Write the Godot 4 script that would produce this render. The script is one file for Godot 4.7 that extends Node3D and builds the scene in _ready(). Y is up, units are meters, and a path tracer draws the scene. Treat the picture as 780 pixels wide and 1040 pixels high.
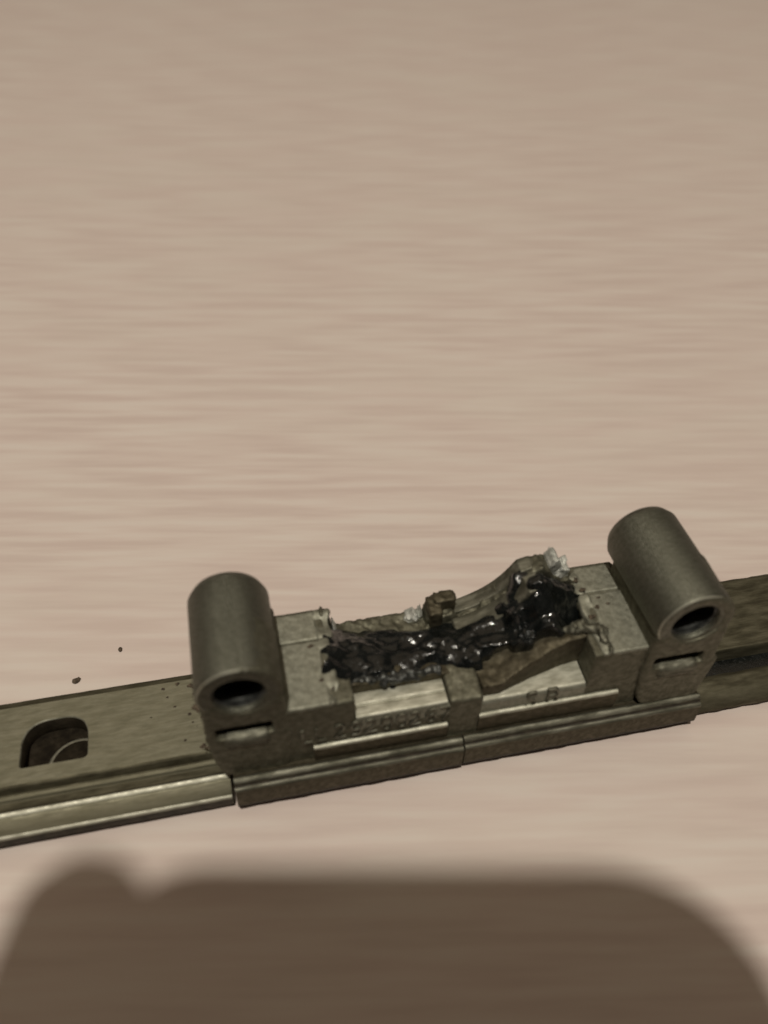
extends Node3D
# Close-up of a broken window-lock strip lying on a pale laminate table.
# Shapes are written in millimetres and committed in metres (MM).
# x runs along the strip, y is up, z points towards the viewer.
const MM := 0.001
var rng := RandomNumberGenerator.new()
var fine := FastNoiseLite.new()
var lump := FastNoiseLite.new()
var soft := FastNoiseLite.new()
var creases := FastNoiseLite.new()
var M := {}


func _ready() -> void:
	# ---------------------------------------------------------------- camera, light, exposure
	var cam := Camera3D.new()
	cam.name = "camera"
	cam.position = Vector3(-19.195, 83.207, 52.741) * MM
	cam.rotation_order = EULER_ORDER_YXZ
	cam.rotation_degrees = Vector3(-45.685, -13.088, 1.661)
	cam.keep_aspect = Camera3D.KEEP_HEIGHT
	cam.fov = 61.08
	cam.near = 0.004
	cam.far = 20.0
	var lens := CameraAttributesPhysical.new()
	lens.frustum_focal_length = 20.34
	lens.frustum_near = 0.004
	lens.frustum_far = 20.0
	lens.frustum_focus_distance = 0.101
	lens.exposure_aperture = 12.5
	cam.attributes = lens
	add_child(cam)
	cam.current = true
	var env := Environment.new()
	env.background_mode = Environment.BG_COLOR
	env.background_color = Color(0.060, 0.053, 0.042).linear_to_srgb()
	env.tonemap_mode = Environment.TONE_MAPPER_LINEAR
	env.tonemap_exposure = 1.0
	env.sdfgi_enabled = true
	env.ssao_enabled = true
	env.ssil_enabled = true
	var we := WorldEnvironment.new()
	we.name = "world_environment"
	we.environment = env
	add_child(we)
	var lamp := OmniLight3D.new()
	lamp.name = "ceiling_lamp_light"
	lamp.position = Vector3(-0.14, 1.15, 0.335)
	lamp.light_color = Color(1.0, 0.97, 0.91)
	lamp.light_energy = 1.14
	lamp.light_size = 0.022
	lamp.omni_range = 6.0
	lamp.omni_attenuation = 2.0
	lamp.shadow_enabled = true
	add_child(lamp)

	# the lit ceiling of the room, a broad soft glow overhead
	var ceiling := AreaLight3D.new()
	ceiling.name = "ceiling_glow_light"
	ceiling.area_size = Vector2(3.4, 3.4)
	ceiling.area_normalize_energy = true
	ceiling.position = Vector3(-0.1, 2.0, -0.7)
	ceiling.rotation_degrees.x = -90.0
	ceiling.light_color = Color(1.0, 0.89, 0.75)
	ceiling.light_energy = 1.32
	ceiling.area_range = 8.0
	ceiling.shadow_enabled = true
	add_child(ceiling)

	rng.seed = 4711
	fine.seed = 5
	fine.frequency = 0.9
	fine.fractal_octaves = 3
	soft.seed = 17
	soft.frequency = 0.32
	soft.fractal_type = FastNoiseLite.FRACTAL_NONE
	creases.seed = 23
	creases.frequency = 0.34
	creases.fractal_type = FastNoiseLite.FRACTAL_RIDGED
	creases.fractal_octaves = 2
	lump.seed = 9
	lump.frequency = 0.28
	lump.fractal_octaves = 3
	make_materials()
	make_table()
	make_strip()
	make_crumbs()
	make_phone()


# ==================================================================== materials
func noise_tex(sd: int, freq: float, octaves: int, ramp := [], size := 512, kind := FastNoiseLite.TYPE_SIMPLEX_SMOOTH, normal := false, gain := 0.5) -> NoiseTexture2D:
	var n := FastNoiseLite.new()
	n.seed = sd
	n.noise_type = kind
	n.frequency = freq
	n.fractal_octaves = octaves
	n.fractal_gain = gain
	var t := NoiseTexture2D.new()
	t.width = size
	t.height = size
	t.seamless = true
	t.noise = n
	t.as_normal_map = normal
	if ramp.size():
		var g := Gradient.new()
		var offs := PackedFloat32Array()
		var cols := PackedColorArray()
		for k in ramp:
			offs.append(k[0])
			var c: Color = k[1]
			cols.append(c.linear_to_srgb())
		g.offsets = offs
		g.colors = cols
		t.color_ramp = g
	return t


func grey(v: float) -> Color:
	return Color(v, v, v)


# a dirty metal: ramp of base colours, roughness spread, relief, all on the thing's own coordinates
func metal(called: String, dark: Color, mid: Color, light: Color, metallic: float, rough: float, scale: Vector3, relief: float, sd: int, grain := 0.012, gain := 0.58) -> StandardMaterial3D:
	var m := StandardMaterial3D.new()
	m.resource_name = called
	m.albedo_texture = noise_tex(sd, grain, 7, [[0.2, dark], [0.5, mid], [0.8, light]], 512, FastNoiseLite.TYPE_SIMPLEX_SMOOTH, false, gain)
	m.metallic = metallic
	m.metallic_specular = 0.5
	m.roughness = 1.0
	m.roughness_texture = noise_tex(sd + 1, 0.03, 5, [[0.2, grey(rough - 0.12)], [0.8, grey(rough + 0.14)]], 512, FastNoiseLite.TYPE_SIMPLEX_SMOOTH, false, 0.7)
	m.roughness_texture_channel = BaseMaterial3D.TEXTURE_CHANNEL_RED
	m.heightmap_enabled = true
	m.heightmap_texture = noise_tex(sd + 2, 0.11, 4)
	m.heightmap_scale = relief
	m.uv1_triplanar = true
	m.uv1_scale = scale
	return m


func make_materials() -> void:
	M.rail = metal("dirty_rail_steel", Color(0.205, 0.196, 0.142), Color(0.238, 0.228, 0.170), Color(0.272, 0.262, 0.200), 1.0, 0.46, Vector3(26, 140, 140), 0.0010, 11, 0.014, 0.66)
	M.rail_dark = metal("dark_rail_steel", Color(0.062, 0.056, 0.037), Color(0.098, 0.090, 0.061), Color(0.140, 0.129, 0.091), 0.9, 0.46, Vector3(24, 110, 110), 0.0014, 21, 0.014, 0.66)  # darker, browner mix of the rail steel
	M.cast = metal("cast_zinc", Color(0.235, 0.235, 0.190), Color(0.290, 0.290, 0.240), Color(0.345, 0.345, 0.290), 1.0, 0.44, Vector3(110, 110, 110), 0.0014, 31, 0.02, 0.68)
	M.cast_dark = metal("grimy_shaded_casting", Color(0.100, 0.096, 0.070), Color(0.142, 0.137, 0.103), Color(0.188, 0.182, 0.142), 0.95, 0.40, Vector3(110, 110, 110), 0.0014, 161, 0.016, 0.68)  # base colour darkened for the shade on upright faces, with some grime
	M.worn_glint = metal("worn_glint_casting", Color(0.09, 0.087, 0.066), Color(0.165, 0.161, 0.128), Color(0.29, 0.285, 0.236), 1.0, 0.42, Vector3(30, 120, 120), 0.0016, 141)  # besides wear, lightened to carry the softer highlights on steps and rounded parts
	M.grime_shade = metal("oily_grime_shade", Color(0.016, 0.013, 0.008), Color(0.028, 0.023, 0.015), Color(0.050, 0.041, 0.028), 0.2, 0.42, Vector3(80, 110, 110), 0.002, 151)  # dirt, its near-black also painting the shade under front edges and steps
	M.slot = metal("slot_black", Color(0.008, 0.006, 0.004), Color(0.014, 0.011, 0.007), Color(0.024, 0.019, 0.013), 0.0, 0.55, Vector3(80, 110, 110), 0.002, 171)  # near-black for the inside of the slot
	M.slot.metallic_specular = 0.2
	M.polish_glint = metal("worn_glint_edge", Color(0.34, 0.335, 0.275), Color(0.46, 0.455, 0.385), Color(0.56, 0.555, 0.480), 1.0, 0.34, Vector3(60, 200, 200), 0.0012, 131)  # worn edges, base colour also lightened to stand for lamp glints
	M.barrel = metal("turned_steel", Color(0.112, 0.112, 0.088), Color(0.150, 0.150, 0.121), Color(0.200, 0.199, 0.165), 1.0, 0.27, Vector3(80, 80, 330), 0.0055, 41, 0.03, 0.66)
	M.bore = metal("oily_bore", Color(0.05, 0.052, 0.05), Color(0.08, 0.083, 0.08), Color(0.13, 0.135, 0.13), 0.9, 0.26, Vector3(150, 150, 150), 0.002, 51)
	M.fracture = metal("fractured_zinc", Color(0.30, 0.31, 0.29), Color(0.45, 0.46, 0.43), Color(0.62, 0.63, 0.60), 0.7, 0.32, Vector3(170, 170, 170), 0.006, 61)
	M.brown = metal("oily_brown_zinc", Color(0.068, 0.059, 0.039), Color(0.095, 0.083, 0.057), Color(0.125, 0.111, 0.080), 0.9, 0.38, Vector3(110, 110, 110), 0.002, 71, 0.016, 0.66)
	M.rust = metal("rust_crumbs", Color(0.035, 0.025, 0.016), Color(0.075, 0.055, 0.036), Color(0.12, 0.092, 0.062), 0.0, 0.75, Vector3(260, 260, 260), 0.004, 81)
	M.grease = metal("black_grease", Color(0.003, 0.0036, 0.0036), Color(0.005, 0.006, 0.006), Color(0.009, 0.010, 0.010), 0.0, 0.10, Vector3(110, 110, 110), 0.0016, 91)
	M.grease.metallic_specular = 0.5
	# pale pinkish-beige laminate with faint streaks along its grain
	var t := StandardMaterial3D.new()
	t.resource_name = "pale_laminate"
	t.albedo_texture = noise_tex(101, 0.012, 8, [[0.15, Color(0.520, 0.439, 0.403)], [0.42, Color(0.535, 0.458, 0.423)], [0.6, Color(0.535, 0.474, 0.432)], [0.85, Color(0.554, 0.496, 0.455)]], 1024, FastNoiseLite.TYPE_SIMPLEX_SMOOTH, false, 0.62)
	t.detail_enabled = true
	t.detail_blend_mode = BaseMaterial3D.BLEND_MODE_MIX
	t.detail_albedo = noise_tex(103, 0.010, 4, [[0.22, Color(0.493, 0.409, 0.379)], [0.5, Color(0.538, 0.458, 0.423)], [0.78, Color(0.571, 0.506, 0.469)]], 1024)
	t.detail_mask = noise_tex(107, 0.006, 2, [[0.2, grey(0.25)], [0.8, grey(0.75)]])
	t.detail_uv_layer = BaseMaterial3D.DETAIL_UV_2
	t.roughness = 0.48
	t.metallic_specular = 0.4
	M.table = t
	var p := StandardMaterial3D.new()
	p.resource_name = "phone_shell"
	p.albedo_color = Color(0.03, 0.03, 0.033).linear_to_srgb()
	p.roughness = 0.4
	M.phone = p
	var k := StandardMaterial3D.new()
	k.resource_name = "skin"
	k.albedo_color = Color(0.46, 0.27, 0.19).linear_to_srgb()
	k.roughness = 0.55
	M.skin = k
	var q := StandardMaterial3D.new()
	q.resource_name = "lens_glass"
	q.albedo_color = Color(0.01, 0.01, 0.015).linear_to_srgb()
	q.roughness = 0.06
	M.glass = q


# ==================================================================== nodes
func obj(called: String, mesh: Mesh, mat: Material, parent: Node) -> MeshInstance3D:
	var o := MeshInstance3D.new()
	o.name = called
	o.mesh = mesh
	if mat:
		o.material_override = mat
	parent.add_child(o, true)
	return o


func thing(called: String, label: String, category: String, at := Vector3.ZERO) -> Node3D:
	var o := Node3D.new()
	o.name = called
	o.position = at
	add_child(o, true)
	o.set_meta("label", label)
	o.set_meta("category", category)
	o.set_meta("kind", "thing")
	return o


# ==================================================================== mesh tools
# Solid whose surface is the zero level of f (millimetres), meshed as surface nets.
func solid(f: Callable, lo: Vector3, hi: Vector3, c: float) -> ArrayMesh:
	var nx := int(ceil((hi.x - lo.x) / c)) + 1
	var ny := int(ceil((hi.y - lo.y) / c)) + 1
	var nz := int(ceil((hi.z - lo.z) / c)) + 1
	var sy := nx
	var sz := nx * ny
	var val := PackedFloat32Array()
	val.resize(nx * ny * nz)
	val.fill(9.0)
	var vid := PackedInt32Array()
	vid.resize(nx * ny * nz)
	vid.fill(-1)
	const B := 6
	var active: Array[Vector3i] = []
	var reach := B * c * 0.87 + 0.9
	for bz in range(0, nz, B):
		for by in range(0, ny, B):
			for bx in range(0, nx, B):
				var d: float = f.call(lo + Vector3(bx + B * 0.5, by + B * 0.5, bz + B * 0.5) * c)
				var ex := mini(bx + B, nx)
				var ey := mini(by + B, ny)
				var ez := mini(bz + B, nz)
				if absf(d) > reach:
					if d < 0.0:
						for z in range(bz, ez):
							for y in range(by, ey):
								for x in range(bx, ex):
									val[x + y * sy + z * sz] = -9.0
					continue
				active.append(Vector3i(bx, by, bz))
				for z in range(bz, ez):
					for y in range(by, ey):
						for x in range(bx, ex):
							val[x + y * sy + z * sz] = f.call(lo + Vector3(x, y, z) * c)
	var verts := PackedVector3Array()
	var off := [0, 1, sy, sy + 1, sz, sz + 1, sz + sy, sz + sy + 1]
	var edges := [[0, 1], [2, 3], [4, 5], [6, 7], [0, 2], [1, 3], [4, 6], [5, 7], [0, 4], [1, 5], [2, 6], [3, 7]]
	for b in active:
		for z in range(b.z, mini(b.z + B, nz - 1)):
			for y in range(b.y, mini(b.y + B, ny - 1)):
				for x in range(b.x, mini(b.x + B, nx - 1)):
					var i := x + y * sy + z * sz
					var s := 0
					for k in 8:
						if val[i + off[k]] < 0.0:
							s += 1
					if s == 0 or s == 8:
						continue
					var sum := Vector3.ZERO
					var n := 0
					for e in edges:
						var a: int = e[0]
						var q: int = e[1]
						var va := val[i + off[a]]
						var vb := val[i + off[q]]
						if (va < 0.0) == (vb < 0.0):
							continue
						var t := va / (va - vb)
						var pa := Vector3(a & 1, (a >> 1) & 1, a >> 2)
						var pb := Vector3(q & 1, (q >> 1) & 1, q >> 2)
						sum += pa.lerp(pb, t)
						n += 1
					vid[i] = verts.size()
					verts.append((lo + (Vector3(x, y, z) + sum / n) * c) * MM)
	var idx := PackedInt32Array()
	var step := [1, sy, sz]
	for b in active:
		for z in range(maxi(b.z, 1), mini(b.z + B, nz - 1)):
			for y in range(maxi(b.y, 1), mini(b.y + B, ny - 1)):
				for x in range(maxi(b.x, 1), mini(b.x + B, nx - 1)):
					var i := x + y * sy + z * sz
					var v0 := val[i] < 0.0
					for ax in 3:
						var w: int = step[ax]
						if v0 == (val[i + w] < 0.0):
							continue
						var u: int = step[(ax + 1) % 3]
						var v: int = step[(ax + 2) % 3]
						var q0 := vid[i - u - v]
						var q1 := vid[i - v]
						var q2 := vid[i]
						var q3 := vid[i - u]
						if q0 < 0 or q1 < 0 or q2 < 0 or q3 < 0:
							continue
						if v0:
							idx.append_array([q0, q2, q1, q0, q3, q2])
						else:
							idx.append_array([q0, q1, q2, q0, q2, q3])
	return finish(verts, idx)


# smooth normals from faces that run clockwise
func finish(verts: PackedVector3Array, idx: PackedInt32Array) -> ArrayMesh:
	var nrm := PackedVector3Array()
	nrm.resize(verts.size())
	for k in range(0, idx.size(), 3):
		var a := verts[idx[k]]
		var n := (verts[idx[k + 2]] - a).cross(verts[idx[k + 1]] - a) * 1e6
		nrm[idx[k]] += n
		nrm[idx[k + 1]] += n
		nrm[idx[k + 2]] += n
	for k in nrm.size():
		nrm[k] = nrm[k].normalized()
	var arr := []
	arr.resize(Mesh.ARRAY_MAX)
	arr[Mesh.ARRAY_VERTEX] = verts
	arr[Mesh.ARRAY_NORMAL] = nrm
	arr[Mesh.ARRAY_INDEX] = idx
	var m := ArrayMesh.new()
	m.add_surface_from_arrays(Mesh.PRIMITIVE_TRIANGLES, arr)
	return m


func tri(st: SurfaceTool, a: Vector3, b: Vector3, c: Vector3, na: Vector3, nb: Vector3, nc: Vector3) -> void:
	# wound so that it faces along its normals
	var flip := (c - a).cross(b - a).dot(na + nb + nc) < 0.0
	st.set_normal(na)
	st.add_vertex(a * MM)
	if flip:
		st.set_normal(nc)
		st.add_vertex(c * MM)
		st.set_normal(nb)
		st.add_vertex(b * MM)
	else:
		st.set_normal(nb)
		st.add_vertex(b * MM)
		st.set_normal(nc)
		st.add_vertex(c * MM)


func quad(st: SurfaceTool, a: Vector3, b: Vector3, c: Vector3, d: Vector3, na: Vector3, nb: Vector3, nc: Vector3, nd: Vector3) -> void:
	tri(st, a, b, c, na, nb, nc)
	tri(st, a, c, d, na, nc, nd)


# corners of a section: [z, y, radius, key of the arc, key of the side that follows]; each
# corner is rounded by an arc, and the keys say which material its faces wear
func rounded(corners: Array) -> Array:
	var out := PackedVector2Array()
	var keys := []
	var n := corners.size()
	for i in n:
		var p := Vector2(corners[i][0], corners[i][1])
		var a := Vector2(corners[(i + n - 1) % n][0], corners[(i + n - 1) % n][1]) - p
		var b := Vector2(corners[(i + 1) % n][0], corners[(i + 1) % n][1]) - p
		var r: float = corners[i][2]
		var side: String = corners[i][4] if corners[i].size() > 4 else ""
		if r > 0.0:
			var k := minf(r, minf(a.length(), b.length()) * 0.48)
			var p0 := p + a.normalized() * k
			var p2 := p + b.normalized() * k
			for s in 4:
				var t := s / 4.0
				out.append(p0 * (1 - t) * (1 - t) + p * 2 * t * (1 - t) + p2 * t * t)
				keys.append(corners[i][3] if corners[i].size() > 3 else "")
			out.append(p2)
		else:
			out.append(p)
		keys.append(side)
	return [out, keys]


# long bar: section in (z, y), pulled from x0 to x1; its edges waver a little
func bar(given: Array, x0: float, x1: float, mat: Material, skip := -1, wobble := 0.03) -> ArrayMesh:
	var section: PackedVector2Array = given[0]
	var keys: Array = given[1]
	var n := section.size()
	var area := 0.0
	for i in n:
		area += section[i].cross(section[(i + 1) % n])
	var sgn := 1.0 if area > 0.0 else -1.0
	var seg: Array[Vector2] = []
	for i in n:
		var d := section[(i + 1) % n] - section[i]
		seg.append((Vector2(d.y, -d.x) * sgn).normalized())
	var steps := maxi(2, int((x1 - x0) / 0.6))
	var mesh := ArrayMesh.new()
	var wanted := {}
	for k in keys:
		wanted[k] = true
	for key in wanted:
		var st := SurfaceTool.new()
		st.begin(Mesh.PRIMITIVE_TRIANGLES)
		for i in n:
			if i == skip or keys[i] != key:
				continue
			var j := (i + 1) % n
			var ni := seg[i]
			var nj := seg[i]
			var prev := seg[(i + n - 1) % n]
			if prev.dot(seg[i]) > 0.7:
				ni = (prev + seg[i]).normalized()
			if seg[j].dot(seg[i]) > 0.7:
				nj = (seg[j] + seg[i]).normalized()
			for s in steps:
				var xa := lerpf(x0, x1, s / float(steps))
				var xb := lerpf(x0, x1, (s + 1) / float(steps))
				var q := []
				for e in [[xa, i, ni], [xb, i, ni], [xb, j, nj], [xa, j, nj]]:
					var v: Vector2 = section[e[1]]
					var nn: Vector2 = e[2]
					var w := 0.0
					if v.y > 0.3:
						w = fine.get_noise_3d(e[0] * 0.5, v.x, v.y) * wobble
					q.append(Vector3(e[0], v.y + nn.y * w, v.x + nn.x * w))
				var n0 := Vector3(0, ni.y, ni.x)
				var n1 := Vector3(0, nj.y, nj.x)
				quad(st, q[0], q[1], q[2], q[3], n0, n0, n1, n1)
		if key == "":
			var cap := Geometry2D.triangulate_polygon(section)
			for e in [[x0, Vector3.LEFT], [x1, Vector3.RIGHT]]:
				for k in range(0, cap.size(), 3):
					var c := []
					for w in 3:
						var v := section[cap[k + w]]
						c.append(Vector3(e[0], v.y, v.x))
					tri(st, c[0], c[1], c[2], e[1], e[1], e[1])
		st.commit(mesh)
		mesh.surface_set_material(mesh.get_surface_count() - 1, mat if key == "" else M[key])
	return mesh


# turned shape round an axis along z; profile of [z, radius]
func turned(profile: Array, inward := false) -> ArrayMesh:
	var st := SurfaceTool.new()
	st.begin(Mesh.PRIMITIVE_TRIANGLES)
	var n := profile.size()
	var nrm: Array[Vector2] = []
	for i in n - 1:
		var d := Vector2(profile[i + 1][0] - profile[i][0], profile[i + 1][1] - profile[i][1])
		nrm.append(Vector2(-d.y, d.x).normalized() * (-1.0 if inward else 1.0))
	const S := 72
	for i in n - 1:
		var ni := nrm[i]
		var nj := nrm[i]
		if i > 0 and nrm[i - 1].dot(nrm[i]) > 0.75:
			ni = (nrm[i - 1] + nrm[i]).normalized()
		if i < n - 2 and nrm[i + 1].dot(nrm[i]) > 0.75:
			nj = (nrm[i + 1] + nrm[i]).normalized()
		for s in S:
			var q := []
			var m := []
			for e in [[i, s, ni], [i + 1, s, nj], [i + 1, s + 1, nj], [i, s + 1, ni]]:
				var a: float = TAU * e[1] / S
				var r: float = profile[e[0]][1]
				var nn: Vector2 = e[2]
				q.append(Vector3(cos(a) * r, sin(a) * r, profile[e[0]][0]))
				m.append(Vector3(cos(a) * nn.y, sin(a) * nn.y, nn.x))
			quad(st, q[0], q[1], q[2], q[3], m[0], m[1], m[2], m[3])
	return st.commit()


# ==================================================================== distances (mm)
func box(p: Vector3, lo: Vector3, hi: Vector3, r: float) -> float:
	var q := (p - (lo + hi) * 0.5).abs() - (hi - lo) * 0.5 + Vector3(r, r, r)
	return q.max(Vector3.ZERO).length() + minf(maxf(q.x, maxf(q.y, q.z)), 0.0) - r


func stick(p: Vector3, a: Vector3, b: Vector3, ra: float, rb: float) -> float:
	var ab := b - a
	var t := clampf((p - a).dot(ab) / ab.length_squared(), 0.0, 1.0)
	return p.distance_to(a + ab * t) - lerpf(ra, rb, t)


func blend(a: float, b: float, k: float) -> float:
	var h := maxf(k - absf(a - b), 0.0) / k
	return minf(a, b) - h * h * k * 0.25


func line_at(x: float, pts: Array) -> float:
	if x <= pts[0][0]:
		return pts[0][1]
	for i in range(1, pts.size()):
		if x <= pts[i][0]:
			return lerpf(pts[i - 1][1], pts[i][1], (x - pts[i - 1][0]) / (pts[i][0] - pts[i - 1][0]))
	return pts[-1][1]


var back_line := [[-13.2, 14.2], [-12.3, 13.6], [-11.9, 11.6], [-11.0, 9.9], [-8.6, 9.2], [-6.5, 9.5], [-4.8, 9.3], [-4.3, 10.6], [-2.6, 11.2], [-2.0, 12.3], [0.4, 12.2], [1.0, 11.7], [2.5, 12.1], [4.0, 12.9], [5.8, 14.5], [7.4, 16.1], [8.4, 17.0], [9.3, 17.5], [10.2, 17.0], [10.8, 15.6], [12.4, 15.0], [13.2, 14.4], [18.0, 14.3]]
var wall_line := [[-13.0, 13.6], [-11.5, 12.4], [-7.0, 12.2], [-3.0, 11.9], [0.0, 11.2], [3.0, 11.4], [6.0, 12.6], [9.0, 13.6], [11.5, 14.0], [13.5, 14.2]]


func housing(p: Vector3) -> float:
	var top := 14.0 + clampf((p.x + 8.0) / 22.0, 0.0, 1.0) * 0.5
	var w := fine.get_noise_3dv(p * 0.9)
	var d := box(p, Vector3(-18.4, 1.4, -1.25), Vector3(18.2, top, 10.15), 0.35)
	# the rear half of the casting lies a little lower; a parting line runs along the plates
	d = maxf(d, -box(p, Vector3(-30, top - 0.22, -6), Vector3(30, 30, 2.6), 0.05))
	d = maxf(d, -box(p, Vector3(-30, top - 0.32, 2.5), Vector3(30, 30, 2.75), 0.02))
	if p.x > -15.0 and p.x < 15.0:
		var rough := w * 0.35
		# torn-out middle
		d = maxf(d, -(box(p, Vector3(-12.7, 11.0, -6), Vector3(12.7, 40, 7.5), 0.6) + rough * 1.3))
		# ledges of the front wall
		d = maxf(d, -box(p, Vector3(-11.5, 10.5, 6.5), Vector3(1.4, 40, 14), 0.25))
		d = maxf(d, -box(p, Vector3(1.0, 9.35, 6.5), Vector3(12.0, 40, 14), 0.3))
		# jagged rear wall and the remains of the round bore
		var back := maxf(box(p, Vector3(-13.2, 2, -1.25), Vector3(13.2, 30, 1.0 if p.x > -2.3 else 0.0), 0.3), (p.y + (0.8 if p.x < -2.3 and p.x > -12.0 else 0.0) - line_at(p.x, back_line) - w * 0.45) * 0.75)
		d = minf(d, back)
	return d + w * 0.035


# what is left of the round bore that held the gear: a grooved curved band
func bore_band(p: Vector3) -> float:
	var w := fine.get_noise_3dv(p * 0.6)
	var arc := 20.9 - sqrt(maxf(0.0, 9.35 * 9.35 - pow(p.x + 1.2, 2.0)))
	arc = minf(arc, 17.2 - absf(p.x - 8.4) * 0.3)
	var d := maxf(box(p, Vector3(0.3, 6, -1.3), Vector3(9.4, 30, 3.2), 0.35), (p.y - arc - w * 0.15) * 0.72)
	d = maxf(d, -maxf(absf(p.z - 0.7) - 0.25, (arc - 0.45 - p.y) * 0.7))
	return d + w * 0.05


func inner_wall(p: Vector3) -> float:
	var w := fine.get_noise_3dv(p * 0.7)
	var zf := 7.5
	if p.x > 1.0:
		zf = minf(9.5, 7.4 + 2.6 * pow(clampf((11.5 - p.x) / 10.0, 0.0, 1.0), 1.3))
	return maxf(box(p, Vector3(-12.8, 8, 5.6), Vector3(12.8, 30, zf), 0.4), (p.y - line_at(p.x, wall_line) - w * 0.35) * 0.85) + w * 0.06


func greasy_rim(p: Vector3) -> float:
	var w := soft.get_noise_3dv(p * 3.0)
	var d := stick(p, Vector3(-12.2, 12.3, 6.9), Vector3(-8.0, 12.0, 7.1), 0.45, 0.55)
	d = blend(d, stick(p, Vector3(-8.0, 12.0, 7.1), Vector3(-2.6, 11.8, 6.9), 0.55, 0.5), 0.4)
	return (d + w * 0.35) * 0.8


func rib(p: Vector3) -> float:
	var w := fine.get_noise_3dv(p * 0.8)
	return box(p, Vector3(-2.3, 1.6, 6.2), Vector3(1.1, 11.2 - clampf(10.9 - p.z, 0.0, 4.0) * -0.12, 10.45), 0.35) + w * 0.12


func lug(p: Vector3) -> float:
	var w := fine.get_noise_3dv(p * 0.8)
	var half := 3.85 - 0.10 * clampf(11.0 - p.y, 0.0, 9.0)
	var d := box(p, Vector3(-half, 4.4, -0.5), Vector3(half, 16.5, 10.2), 0.5)
	d = blend(d, box(p, Vector3(-half, 4.3, 4.0), Vector3(half + 0.5, 11.4, 10.24), 0.5), 0.4)
	if p.x < 0.0:
		d = maxf(d, (Vector2(p.x + half - 2.2, minf(p.y - 6.6, 0.0)).length() - 2.2) if p.x < -half + 2.2 and p.y < 6.6 else -9.0)
	d = blend(d, maxf(Vector2(p.x, p.y - 18.0).length() - 3.70, absf(p.z - 7.2) - 3.0), 0.6)
	d = maxf(d, -box(p, Vector3(-2.9, 11.3, 7.6), Vector3(2.3, 12.95, 14.0), 0.25))
	d = maxf(d, -maxf(Vector2(p.x, p.y - 18.0).length() - 2.62, -1.0 - p.z))
	return d + w * 0.05


func nose(p: Vector3) -> float:
	return box(p, Vector3(-2.5, 9.6, 8.0), Vector3(2.2, 11.5, 10.6), 0.8) + fine.get_noise_3dv(p * 0.8) * 0.1


var fill_line := [[-14.6, 13.9], [-13.2, 14.6], [-12.3, 14.2], [-11.4, 13.4], [-9.0, 12.7], [-5.0, 12.3], [-1.0, 12.3], [2.5, 12.7], [4.8, 13.3], [6.0, 15.8], [7.4, 17.5], [9.0, 17.8], [10.0, 17.0], [11.6, 15.5], [13.2, 14.7], [14.4, 13.9]]


# thick grease that fills the torn cavity and laps over its edges
func grease(p: Vector3) -> float:
	var a := soft.get_noise_3dv(p * Vector3(0.7, 0.8, 1.2))
	var c := creases.get_noise_3dv(p * Vector3(0.55, 0.7, 1.1))
	var w := soft.get_noise_3dv(p * Vector3(2.0, 2.5, 3.6) + Vector3(40, 0, 0))
	var h := line_at(p.x + a * 0.8, fill_line)
	var back := maxf(4.6 - p.z, 0.0)
	if p.x < 5.5:
		h -= 0.105 * back * back
	else:
		h -= lerpf(0.13, 0.02, clampf(p.x - 5.5, 0.0, 1.0)) * back * back
		h -= clampf(p.x - 5.5, 0.0, 1.0) * (clampf(p.z - 2.8, 0.0, 2.0) * 1.15 + 0.6 * clampf(1.6 - p.z, 0.0, 1.0))
	h -= 0.45 * pow(maxf(p.z - 5.6, 0.0), 1.6)
	h += a * 0.5 + (c - 0.35) * 0.22 + w * 0.12
	var zb := -0.4
	if p.x > 0.6 and p.x < 5.6:
		zb = 3.1
	elif p.x >= 5.6:
		zb = 0.9
	var flat := Vector3(p.x, 0, p.z)
	var o := box(flat, Vector3(-13.4, -1, zb - 1.0), Vector3(13.0, 1, (7.4 if p.x < 2.0 else 6.4) + a * 0.5), 0.8) + soft.get_noise_3dv(flat * 2.0) * 0.7
	return maxf(maxf(p.y - h, o) * 0.62, (h - 2.6 - p.y) * 0.62)


# thin pale sheet left standing along the rear wall
func torn(p: Vector3) -> float:
	var w := fine.get_noise_3dv(p * 1.1)
	var jag := lump.get_noise_2d(p.x * 2.6, 7.0) * 1.1 + fine.get_noise_2d(p.x * 1.2, 3.0) * 0.6
	var top := line_at(p.x, back_line) + 0.25 + jag
	var d := maxf(box(p, Vector3(-11.9, 7.5, -1.42 + w * 0.2), Vector3(-2.5, 30, -0.25 + w * 0.6), 0.1), (p.y - top) * 0.5)
	return minf(d, stick(p, Vector3(-4.6, 9.4, -0.2), Vector3(-3.4, 10.9, -0.5), 0.8, 0.75) + w * 0.4)


func chip(p: Vector3) -> float:
	var w := fine.get_noise_3dv(p * 0.6)
	var top := 17.3 - absf(p.x - 11.2) * 0.5 + lump.get_noise_2d(p.x * 2.0, 2.0) * 1.3
	var d := maxf(box(p, Vector3(9.8, 12.0, -1.4 + w * 0.3), Vector3(12.7, 30, 0.5 + w * 0.7), 0.15), (p.y - top) * 0.6)
	return d + w * 0.15


func lip(p: Vector3) -> float:
	p.y -= 0.25
	var w := fine.get_noise_3dv(p * 0.9)
	var d := stick(p, Vector3(9.6, 13.3, 6.2), Vector3(11.8, 14.2, 6.3), 0.45, 0.55)
	d = blend(d, stick(p, Vector3(11.8, 14.2, 6.3), Vector3(13.3, 14.5, 7.4), 0.55, 0.6), 0.5)
	d = blend(d, stick(p, Vector3(13.3, 14.5, 7.4), Vector3(13.6, 14.3, 9.6), 0.6, 0.4), 0.5)
	return d + w * 0.5


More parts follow.
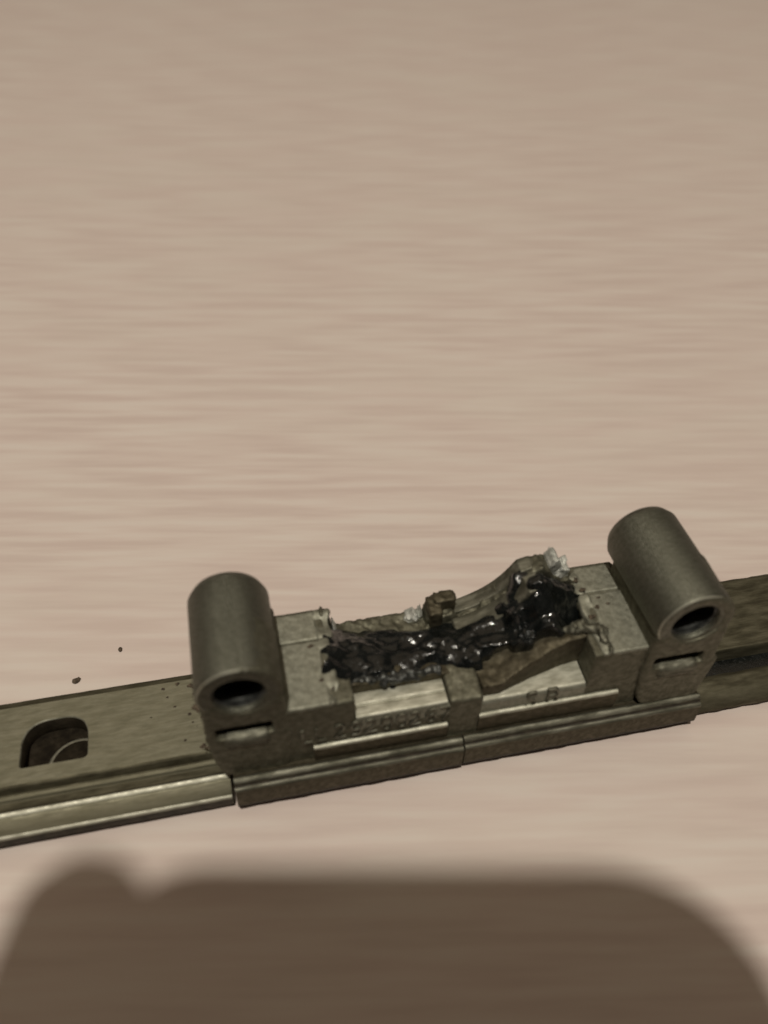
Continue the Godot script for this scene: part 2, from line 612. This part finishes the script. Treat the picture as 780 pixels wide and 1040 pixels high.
func stub(p: Vector3) -> float:
	var w := fine.get_noise_3dv(p * 1.1)
	return blend(box(p, Vector3(-2.1, 9.0, -1.1), Vector3(-0.7, 13.3, 1.4), 0.22), box(p, Vector3(-1.4, 9.0, -1.2), Vector3(0.9, 13.7, 0.2), 0.22), 0.2) + w * 0.2


# ==================================================================== the table
func make_table() -> void:
	var st := SurfaceTool.new()
	st.begin(Mesh.PRIMITIVE_TRIANGLES)
	var lo := Vector3(-480, -24, -620)
	var hi := Vector3(480, 0, 110)
	# grain runs along the table's own x; the top is a grid so that it can be cut into small quads
	for s in [[Vector3(lo.x, 0, lo.z), Vector3(hi.x - lo.x, 0, 0), Vector3(0, 0, hi.z - lo.z), Vector3.UP], [Vector3(lo.x, lo.y, hi.z), Vector3(hi.x - lo.x, 0, 0), Vector3(0, 24, 0), Vector3.BACK], [Vector3(lo.x, lo.y, lo.z), Vector3(hi.x - lo.x, 0, 0), Vector3(0, 24, 0), Vector3.FORWARD], [Vector3(lo.x, lo.y, lo.z), Vector3(0, 0, hi.z - lo.z), Vector3(0, 24, 0), Vector3.LEFT], [Vector3(hi.x, lo.y, lo.z), Vector3(0, 0, hi.z - lo.z), Vector3(0, 24, 0), Vector3.RIGHT], [lo, Vector3(hi.x - lo.x, 0, 0), Vector3(0, 0, hi.z - lo.z), Vector3.DOWN]]:
		var a: Vector3 = s[0]
		var u: Vector3 = s[1]
		var v: Vector3 = s[2]
		var n: Vector3 = s[3]
		var c := [a, a + u, a + u + v, a + v]
		var order := [0, 1, 2, 0, 2, 3]
		if (c[2] - c[0]).cross(c[1] - c[0]).dot(n) < 0.0:
			order = [0, 2, 1, 0, 3, 2]
		for k in order:
			var p: Vector3 = c[k]
			st.set_normal(n)
			st.set_uv(Vector2(p.x / 430.0, (p.z + p.y) / 130.0))
			st.set_uv2(Vector2(p.x / 300.0 + 0.37, (p.z + p.y) / 25.0))
			st.add_vertex(p * MM)
	var o := obj("table_top", st.commit(), M.table, self)
	o.rotation_degrees.y = -10.5
	o.set_meta("kind", "structure")
	o.set_meta("label", "pale pinkish-beige laminate table top with faint horizontal wood streaks")


# ==================================================================== the lock strip
func make_strip() -> void:
	var root := thing("lock_strip", "dirty metal lock strip with a torn, greasy gear housing between two hollow screw barrels", "lock")
	make_left_rail(root)
	make_right_rail(root)
	make_housing(root)
	# screw barrels on their lugs
	var lug_mesh := solid(lug, Vector3(-4.8, 3.6, -1.2), Vector3(5.0, 22.4, 11.6), 0.22)
	var shell := turned([[-2.05, 0.0], [-2.05, 3.1], [-1.9, 3.45], [-1.15, 3.83], [2.0, 3.84], [5.0, 3.83], [8.95, 3.83], [9.20, 3.755], [9.31, 3.665], [9.40, 3.54], [9.44, 3.3], [9.44, 2.58], [9.40, 2.48], [9.25, 2.40], [8.9, 2.38]])
	var rim_mesh := turned([[9.25, 3.715], [9.31, 3.665], [9.37, 3.58]])
	var nose_mesh := solid(nose, Vector3(-3.2, 9.0, 7.4), Vector3(3.0, 13.2, 11.2), 0.16)
	var prof := [[8.95, 2.39]]
	for k in 16:
		var z := 8.8 - k * 0.45
		prof.append([z, 2.36 if k % 2 else 2.20])
	prof.append([1.4, 2.2])
	prof.append([1.4, 0.0])
	var bore := turned(prof, false)
	for s in [-21.5, 21.5]:
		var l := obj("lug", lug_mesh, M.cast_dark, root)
		l.position = Vector3(s, 0, 0) * MM
		obj("nose", nose_mesh, M.worn_glint, l)  # coloured lighter than the lug to paint the highlight below its slot
		var b := obj("screw_barrel", shell, M.barrel, root)
		b.position = Vector3(s - 0.25, 18.0, 0.78) * MM
		if s > 0:
			b.rotation = Vector3(0.0, 0.035, 0.7)
			b.position = Vector3(s - 0.85, 18.15, 0.2) * MM
			b.scale.z = 1.08
			b.position.z = 0.45 * MM
			l.position.z = 0.48 * MM
			l.position.x = (s - 0.25) * MM
		var rm := obj("barrel_rim", rim_mesh, M.polish_glint, b)
		rm.position.z = 0.012 * MM
		obj("threaded_bore", bore, M.bore, b)
	# brown crumbs stuck along the outer side of the left barrel and lug
	for c in [[-25.5, 15.5, 1.0, 0.5], [-25.6, 13.4, 3.0, 0.7], [-25.4, 11.2, 3.6, 0.6], [-25.5, 9.5, 5.0, 0.8], [-25.4, 7.6, 6.2, 0.5], [-25.5, 12.8, 1.6, 0.5], [-25.2, 6.2, 7.0, 0.6], [-25.6, 4.4, 6.6, 0.7]]:
		crumb_part(root, Vector3(c[0] + 0.1, c[1], c[2]), c[3])


func make_left_rail(root: Node3D) -> void:
	var x0 := -86.0
	var x1 := -24.05
	# section (z, y): back foot, plate, step, channel, rounded lip, sloping front, foot
	var sec := rounded([[-3.9, 0.0, 0.0], [-3.9, 2.35, 0.25, "rail_dark", "rail_dark"], [-3.0, 2.5, 0.1, "rail_dark", "rail_dark"], [-2.75, 3.0, 0.0], [6.25, 3.0, 0.0, "", "rail_dark"], [6.5, 2.8, 0.12, "rail_dark", "rail_dark"], [6.75, 2.05, 0.15, "rail_dark"], [7.25, 2.05, 0.0], [7.4, 1.75, 0.0], [7.6, 2.2, 0.12, "", "rail_dark"], [8.55, 2.2, 0.2, "rail_dark", "rail_dark"], [8.9, 2.78, 0.18, "polish_glint", "polish_glint"], [9.2, 2.66, 0.15, "polish_glint"], [9.45, 2.42, 0.15], [11.05, 2.38, 0.0], [11.15, 2.45, 0.06, "polish_glint", "polish_glint"], [11.4, 2.28, 0.14, "polish_glint", "grime_shade"], [11.4, 1.0, 0.1, "grime_shade", "grime_shade"], [10.9, 0.0, 0.0]])
	var skip := -1
	var line: PackedVector2Array = sec[0]
	for i in line.size():
		if line[i].is_equal_approx(Vector2(-2.75, 3.0)):
			skip = i
	var rail := obj("rail", bar(sec, x0, x1, M.rail, skip), null, root)
	rail.set_meta("label", "left steel rail with a D-shaped slot")
	# plate with its slot
	var hole := PackedVector2Array()   # x, z
	var corners := [[-44.4, 4.5, 0.4], [-44.4, -0.6, 2.9], [-37.9, -0.6, 2.6], [-37.9, 4.5, 0.6]]
	for i in 4:
		var p := Vector2(corners[i][0], corners[i][1])
		var a := (Vector2(corners[(i + 3) % 4][0], corners[(i + 3) % 4][1]) - p).normalized()
		var b := (Vector2(corners[(i + 1) % 4][0], corners[(i + 1) % 4][1]) - p).normalized()
		var k: float = corners[i][2]
		for s in 11:
			var t := s / 10.0
			hole.append((p + a * k) * (1 - t) * (1 - t) + p * 2 * t * (1 - t) + (p + b * k) * t * t)
	var n := hole.size()
	var mid := Vector2(-41.15, 2.0)
	var rect := Rect2(-49.0, -2.75, 16.0, 9.0)
	var st := SurfaceTool.new()
	st.begin(Mesh.PRIMITIVE_TRIANGLES)
	var rim := SurfaceTool.new()
	rim.begin(Mesh.PRIMITIVE_TRIANGLES)
	var walls := SurfaceTool.new()
	walls.begin(Mesh.PRIMITIVE_TRIANGLES)
	var up := Vector3.UP
	var outer := PackedVector2Array()
	for i in n:
		var d := (hole[i] - mid).normalized()
		var tx := ((rect.end.x if d.x > 0 else rect.position.x) - mid.x) / d.x if absf(d.x) > 1e-6 else 1e9
		var ty := ((rect.end.y if d.y > 0 else rect.position.y) - mid.y) / d.y if absf(d.y) > 1e-6 else 1e9
		outer.append(mid + d * minf(tx, ty))
	for i in n:
		var j := (i + 1) % n
		var ri := mid + (hole[i] - mid) * 1.03
		var rj := mid + (hole[j] - mid) * 1.03
		quad(st, Vector3(outer[i].x, 3, outer[i].y), Vector3(outer[j].x, 3, outer[j].y), Vector3(rj.x, 3, rj.y), Vector3(ri.x, 3, ri.y), up, up, up, up)
		if not (is_equal_approx(outer[i].x, outer[j].x) or is_equal_approx(outer[i].y, outer[j].y)):
			var cx := rect.end.x if outer[i].x + outer[j].x > 2 * mid.x else rect.position.x
			var cz := rect.end.y if outer[i].y + outer[j].y > 2 * mid.y else rect.position.y
			tri(st, Vector3(outer[i].x, 3, outer[i].y), Vector3(cx, 3, cz), Vector3(outer[j].x, 3, outer[j].y), up, up, up)
		var ii := Vector3(mid.x - hole[i].x, 0, mid.y - hole[i].y).normalized()
		var ij := Vector3(mid.x - hole[j].x, 0, mid.y - hole[j].y).normalized()
		var mi := (ii + up).normalized()
		var mj := (ij + up).normalized()
		quad(rim, Vector3(ri.x, 3, ri.y), Vector3(rj.x, 3, rj.y), Vector3(hole[j].x, 2.78, hole[j].y), Vector3(hole[i].x, 2.78, hole[i].y), (up * 2 + mi).normalized(), (up * 2 + mj).normalized(), mj, mi)
		quad(walls, Vector3(hole[i].x, 2.78, hole[i].y), Vector3(hole[j].x, 2.78, hole[j].y), Vector3(hole[j].x, 0.3, hole[j].y), Vector3(hole[i].x, 0.3, hole[i].y), mi, mj, ij, ii)
	for xr in [[x0, rect.position.x], [rect.end.x, x1]]:
		quad(st, Vector3(xr[0], 3, -2.75), Vector3(xr[1], 3, -2.75), Vector3(xr[1], 3, 6.25), Vector3(xr[0], 3, 6.25), up, up, up, up)
	obj("slotted_plate", st.commit(), M.rail, rail)
	obj("slot_rim", rim.commit(), M.worn_glint, rail)
	obj("slot_wall", walls.commit(), M.slot, rail)
	# inside the slot: a lower plate and the edge of a round rivet head
	var floor_box := BoxMesh.new()
	floor_box.size = Vector3(9.0, 0.6, 7.4) * MM
	var fl := obj("slot_floor", floor_box, M.slot, rail)
	fl.position = Vector3(-41.1, 0.35, 2.0) * MM
	var rv := obj("rivet_head", turned([[0.0, 3.3], [0.75, 3.3], [0.95, 3.2], [1.05, 2.95], [1.06, 0.0]]), M.slot, rail)
	rv.position = Vector3(-38.9, 0.6, 4.6) * MM
	rv.rotation.x = -PI / 2
	var re := obj("rivet_edge", turned([[0.50, 3.33], [0.80, 3.30], [1.0, 3.14], [1.08, 2.85]]), M.polish_glint, rail)
	re.position = rv.position
	re.rotation.x = -PI / 2
	# grit lying on the plate near the lug
	for c in [[-27.2, -1.8, 0.45], [-28.6, -2.4, 0.3], [-26.6, 0.2, 0.5], [-26.2, 2.2, 0.4], [-27.6, 1.6, 0.22], [-26.0, 4.2, 0.45], [-30.2, -2.0, 0.2], [-29.0, 0.4, 0.2], [-26.4, 5.6, 0.35], [-31.5, 1.2, 0.16], [-28.2, 4.6, 0.16], [-27.0, -0.8, 0.2], [-26.9, 3.2, 0.2], [-29.8, -0.9, 0.14], [-27.3, 2.6, 0.14]]:
		crumb_part(rail, Vector3(c[0], 3.02, c[1]), c[2] * 0.8)


# one rough crumb stuck to a part
func crumb_part(parent: Node, at: Vector3, r: float) -> void:
	var f := func(p: Vector3) -> float:
		return (p * Vector3(0.8, 1.9, 1.15)).length() - r * 0.8 + fine.get_noise_3dv((p + at * 3.0) * minf(1.8, 0.8 / r)) * r * 1.0
	var o := obj("grit", solid(f, Vector3(-1.9, -1.5, -1.9) * r, Vector3(1.9, 1.5, 1.9) * r, r * 0.24), M.rust, parent)
	o.position = at * MM


func make_right_rail(root: Node3D) -> void:
	var sec := rounded([[-4.6, 0.0, 0.0], [-4.6, 2.8, 0.25], [-4.2, 3.0, 0.2], [4.85, 3.0, 0.25], [5.0, 2.6, 0.0], [5.05, 0.7, 0.1], [7.2, 0.7, 0.1], [7.3, 2.2, 0.3], [7.9, 2.75, 0.35], [9.4, 2.6, 0.4], [10.3, 2.0, 0.5], [10.9, 1.2, 0.3], [10.8, 0.7, 0.15], [10.2, 0.0, 0.0]])
	var rail := obj("rail", bar(sec, 25.35, 96.0, M.rail_dark, -1, 0.12), null, root)
	rail.set_meta("label", "right dark rail with a black groove along it")
	var ch := BoxMesh.new()
	ch.size = Vector3(70.2, 0.5, 2.05) * MM
	var c := obj("groove_black", ch, M.grease, rail)  # flat black strip along the bottom of the groove
	c.position = Vector3(60.8, 0.85, 6.12) * MM


func make_housing(root: Node3D) -> void:
	# cast base with two steps along its front
	var sec := rounded([[-3.8, 0.0, 0.0], [-3.8, 4.6, 0.3], [10.2, 4.85, 0.0], [10.7, 4.9, 0.0, "", "worn_glint"], [10.95, 5.2, 0.2, "worn_glint", "worn_glint"], [11.35, 5.0, 0.3, "worn_glint", "grime_shade"], [11.5, 4.45, 0.1, "grime_shade", "worn_glint"], [11.7, 4.5, 0.06, "worn_glint", "worn_glint"], [11.95, 4.3, 0.16, "worn_glint", "brown"], [12.0, 1.5, 0.2, "grime_shade", "grime_shade"], [11.3, 0.0, 0.0]])
	for e in [[-23.6, -0.75, 0.0], [-0.55, 25.2, -0.12]]:
		var base := obj("cast_base", bar(sec, e[0], e[1], M.brown, -1, 0.10), null, root)
		base.position.z = e[2] * MM
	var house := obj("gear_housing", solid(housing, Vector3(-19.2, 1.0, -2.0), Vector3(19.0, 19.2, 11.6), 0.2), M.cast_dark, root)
	house.set_meta("label", "cast housing, torn open in the middle")
	# raised lettering on the front face
	for w in [["LL 29200267 1", -8.3, 9.15, 0.95], ["S B", 7.4, 8.85, 0.8]]:
		var tm := TextMesh.new()
		var fnt := SystemFont.new()
		fnt.font_names = PackedStringArray(["Droid Sans"])
		tm.font = fnt
		tm.text = w[0]
		tm.font_size = 32
		tm.pixel_size = w[3] * MM / 23.0
		tm.depth = 0.36 * MM
		tm.curve_step = 1.0
		var l := obj("raised_lettering", tm, M.worn_glint, house)
		l.position = Vector3(w[1], w[2], 10.17) * MM
		l.scale.x = 0.84
	# top plates, coloured lighter than the sides to carry the light from above
	for pl in [[-17.75, -12.85, 14.03, 2.78, 10.12], [-17.75, -12.3, 13.80, -0.95, 2.5], [12.75, 17.75, 14.5, 2.78, 10.12], [12.9, 17.75, 14.29, -0.95, 2.5]]:
		var f := func(p: Vector3) -> float:
			var w := fine.get_noise_3dv(p * 0.9)
			var edge := soft.get_noise_3dv(p * 1.6) * 0.35 if absf(p.x) < 13.8 else w * 0.05
			return box(p, Vector3(pl[0], pl[2] - 0.5, pl[3]), Vector3(pl[1], pl[2] + 0.10, pl[4]), 0.12) + edge
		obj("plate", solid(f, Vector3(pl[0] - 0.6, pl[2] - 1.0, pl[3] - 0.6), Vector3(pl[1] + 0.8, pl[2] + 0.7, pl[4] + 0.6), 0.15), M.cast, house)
	obj("bore_band", solid(bore_band, Vector3(-0.4, 8.5, -2.0), Vector3(10.2, 18.2, 4.0), 0.16), M.worn_glint, house)
	obj("inner_wall", solid(inner_wall, Vector3(-13.6, 9.0, 5.0), Vector3(13.6, 15.4, 9.6), 0.2), M.brown, house)
	obj("greasy_rim", solid(greasy_rim, Vector3(-13.4, 10.6, 5.8), Vector3(-1.6, 13.6, 8.2), 0.16), M.bore, house)
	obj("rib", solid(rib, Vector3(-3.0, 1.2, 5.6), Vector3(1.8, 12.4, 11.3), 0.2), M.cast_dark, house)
	for r in [[-15.6, -2.3, 7.45], [0.9, 15.6, 8.0]]:
		var rs := rounded([[8.0, 4.6, 0.0], [8.0, r[2], 0.0], [10.2, r[2] + 0.05, 0.1, "worn_glint", "polish_glint"], [10.6, r[2] - 0.08, 0.34, "polish_glint", "brown"], [10.62, r[2] - 1.4, 0.3], [10.35, 4.6, 0.0]])
		obj("ridge", bar(rs, r[0], r[1], M.brown, -1, 0.08), null, house)
	var ls := rounded([[7.0, 9.0, 0.0], [7.0, 10.97, 0.0, "", "polish_glint"], [8.65, 10.97, 0.1, "polish_glint", "polish_glint"], [8.8, 10.78, 0.06, "polish_glint", "polish_glint"], [8.98, 10.93, 0.08, "polish_glint", "polish_glint"], [10.0, 10.9, 0.15, "polish_glint"], [10.19, 10.6, 0.1], [10.19, 9.0, 0.0]])
	obj("ledge", bar(ls, -11.35, -2.4, M.cast, -1, 0.05), null, house)
	var ks := rounded([[7.0, 8.0, 0.0], [7.0, 9.95, 0.0, "", "polish_glint"], [9.9, 9.82, 0.2, "polish_glint"], [10.19, 9.4, 0.1], [10.19, 8.0, 0.0]])
	obj("ledge", bar(ks, 1.1, 11.9, M.cast, -1, 0.05), null, house)
	var t := obj("torn_edge", solid(torn, Vector3(-12.6, 7.2, -2.2), Vector3(-2.0, 13.2, 1.4), 0.15), M.fracture, house)
	t.set_meta("label", "bright torn edge of the rear wall")
	obj("torn_edge", solid(chip, Vector3(9.2, 11.0, -2.2), Vector3(13.4, 19.0, 1.7), 0.14), M.fracture, house)
	obj("bent_lip", solid(lip, Vector3(8.2, 11.6, 4.6), Vector3(15.0, 15.8, 10.4), 0.15), M.worn_glint, house)
	obj("pin_stub", solid(stub, Vector3(-3.0, 8.2, -2.0), Vector3(1.4, 14.6, 2.2), 0.2), M.brown, house)
	var g := obj("black_grease", solid(grease, Vector3(-15.0, 7.2, -2.0), Vector3(14.6, 18.0, 9.2), 0.17), M.grease, root)
	g.set_meta("label", "shiny black grease smeared through the torn housing")
	for c in [[13.6, 2.2, 0.35], [14.2, 4.6, 0.4], [15.6, 4.4, 0.35], [13.3, 5.6, 0.4], [14.8, 3.4, 0.25], [13.4, 0.8, 0.4], [-14.6, 3.4, 0.3], [-13.6, 6.0, 0.35], [-14.2, 7.4, 0.25], [-13.3, 8.6, 0.3]]:
		crumb_part(house, Vector3(c[0], 14.62 if c[0] > 0 else 14.15, c[1]), c[2] * 0.8)


# ==================================================================== loose crumbs, phone
func make_crumbs() -> void:
	for c in [[-40.0, -7.0, 0.36, "larger dark crumb on the table just behind the slotted rail", 0.3], [-35.2, -10.4, 0.22, "tiny dark speck on the table, farther behind the slotted rail", 1.4]]:
		var r: float = c[2]
		var f := func(p: Vector3) -> float:
			return (p * Vector3(0.75, 1.3, 1.0)).length() - r + fine.get_noise_3dv(p * 1.2 + Vector3(c[0], 0, 0)) * r * 0.6
		var o := obj("crumb", solid(f, Vector3(-2, -1, -2) * r, Vector3(2, 1.4, 2) * r, r * 0.14), M.rust, self)
		o.position = Vector3(c[0], r * 0.45, c[1]) * MM
		o.rotation.y = c[4]
		o.set_meta("label", c[3])
		o.set_meta("category", "crumb")
		o.set_meta("group", "dark crumbs on the table")


# The phone that takes the picture: its top end throws the rounded shadow on the table.
func make_phone() -> void:
	var b := Basis.from_euler(Vector3(deg_to_rad(-45.685), deg_to_rad(-13.088), deg_to_rad(1.661)), EULER_ORDER_YXZ)
	var lens := Vector3(-19.195, 83.207, 52.741) * MM
	var root := thing("phone", "dark phone held over the table, its top end throwing the rounded shadow", "phone", lens)
	root.basis = b
	var w := 28.0
	var top := 12.0
	var bottom := -124.0
	var outline := PackedVector2Array()
	for c in [[-w, bottom, PI], [w, bottom, -PI / 2], [w, top, 0.0], [-w, top, PI / 2]]:
		var r := 14.0 if c[0] > 0 else 8.0
		var o := Vector2(c[0] + 1.5 - signf(c[0]) * r, c[1] - (r if c[1] > 0 else -r))
		for s in 9:
			var a: float = c[2] + PI / 2 * s / 8.0
			outline.append(o + Vector2(cos(a), sin(a)) * r)
	var st := SurfaceTool.new()
	st.begin(Mesh.PRIMITIVE_TRIANGLES)
	var n := outline.size()
	var mid := Vector2(1.5, (top + bottom) / 2)
	var rings := [[-0.0, 0.97], [1.0, 0.995], [2.2, 1.0], [6.0, 1.0], [7.2, 0.995], [8.0, 0.97]]
	for k in rings.size() - 1:
		for i in n:
			var j := (i + 1) % n
			var q := []
			var m := []
			for e in [[i, k], [j, k], [j, k + 1], [i, k + 1]]:
				var d := outline[e[0]] - mid
				var v: Vector2 = mid + d * rings[e[1]][1]
				q.append(Vector3(v.x, v.y, 1.2 + rings[e[1]][0]))
				m.append(Vector3(d.normalized().x, d.normalized().y, (rings[e[1]][0] - 4.0) * 0.2).normalized())
			quad(st, q[0], q[1], q[2], q[3], m[0], m[1], m[2], m[3])
	for e in [[1.2, Vector3.FORWARD], [9.2, Vector3.BACK]]:
		for i in n:
			var a := mid + (outline[i] - mid) * 0.97
			var c := mid + (outline[(i + 1) % n] - mid) * 0.97
			tri(st, Vector3(mid.x, mid.y, e[0]), Vector3(a.x, a.y, e[0]), Vector3(c.x, c.y, e[0]), e[1], e[1], e[1])
	obj("shell", st.commit(), M.phone, root)
	var ring := obj("camera_ring", turned([[0.0, 5.2], [0.7, 5.2], [0.9, 4.9], [0.9, 4.3], [0.3, 4.0], [0.3, 0.0]]), M.phone, root)
	ring.position = Vector3(0, 0, 1.2) * MM
	ring.rotation.x = PI
	# the hand that holds it, its first finger along the edge and over the corner
	var hand := func(p: Vector3) -> float:
		var d := 99.0
		for f in [[Vector3(-28.5, 6.6, 4), Vector3(-29.5, -14, 5), Vector3(-30, -40, 10), Vector3(-24, -74, 24), 7.4], [Vector3(-22, -36, -7.5), Vector3(-31, -44, -3), Vector3(-36, -56, 12), Vector3(-22, -86, 26), 8.2], [Vector3(-20, -56, -7.5), Vector3(-31, -63, -3), Vector3(-36, -74, 13), Vector3(-20, -97, 26), 7.9], [Vector3(-20, -75, -7), Vector3(-30, -81, -3), Vector3(-34, -90, 13), Vector3(-18, -106, 25), 7.0], [Vector3(6, -56, 16), Vector3(-3, -76, 20), Vector3(-10, -98, 27), Vector3(-14, -116, 30), 9.0]]:
			var r: float = f[4]
			var one := minf(stick(p, f[0], f[1], r * 0.88, r), minf(stick(p, f[1], f[2], r, r * 1.08), stick(p, f[2], f[3], r * 1.08, r * 1.4)))
			d = blend(d, one, 2.5)
		d = blend(d, stick(p, Vector3(-22, -88, 29), Vector3(-16, -118, 32), 14.0, 17.0), 9.0)
		d = blend(d, stick(p, Vector3(-15, -120, 33), Vector3(-14, -158, 44), 18.0, 21.0), 9.0)
		return blend(d, stick(p, Vector3(-14, -158, 44), Vector3(-16, -215, 66), 21.0, 25.0), 6.0)
	var h := thing("person", "bare left hand holding the dark phone over the table", "person", root.position)
	h.basis = root.basis
	obj("hand", solid(hand, Vector3(-54, -238, -20), Vector3(26, 20, 94), 2.6), M.skin, h)
	var gl := obj("camera_glass", turned([[0.0, 4.0], [0.1, 3.9], [0.1, 0.0]]), M.glass, root)
	gl.position = Vector3(0, 0, 0.85) * MM
	gl.rotation.x = PI
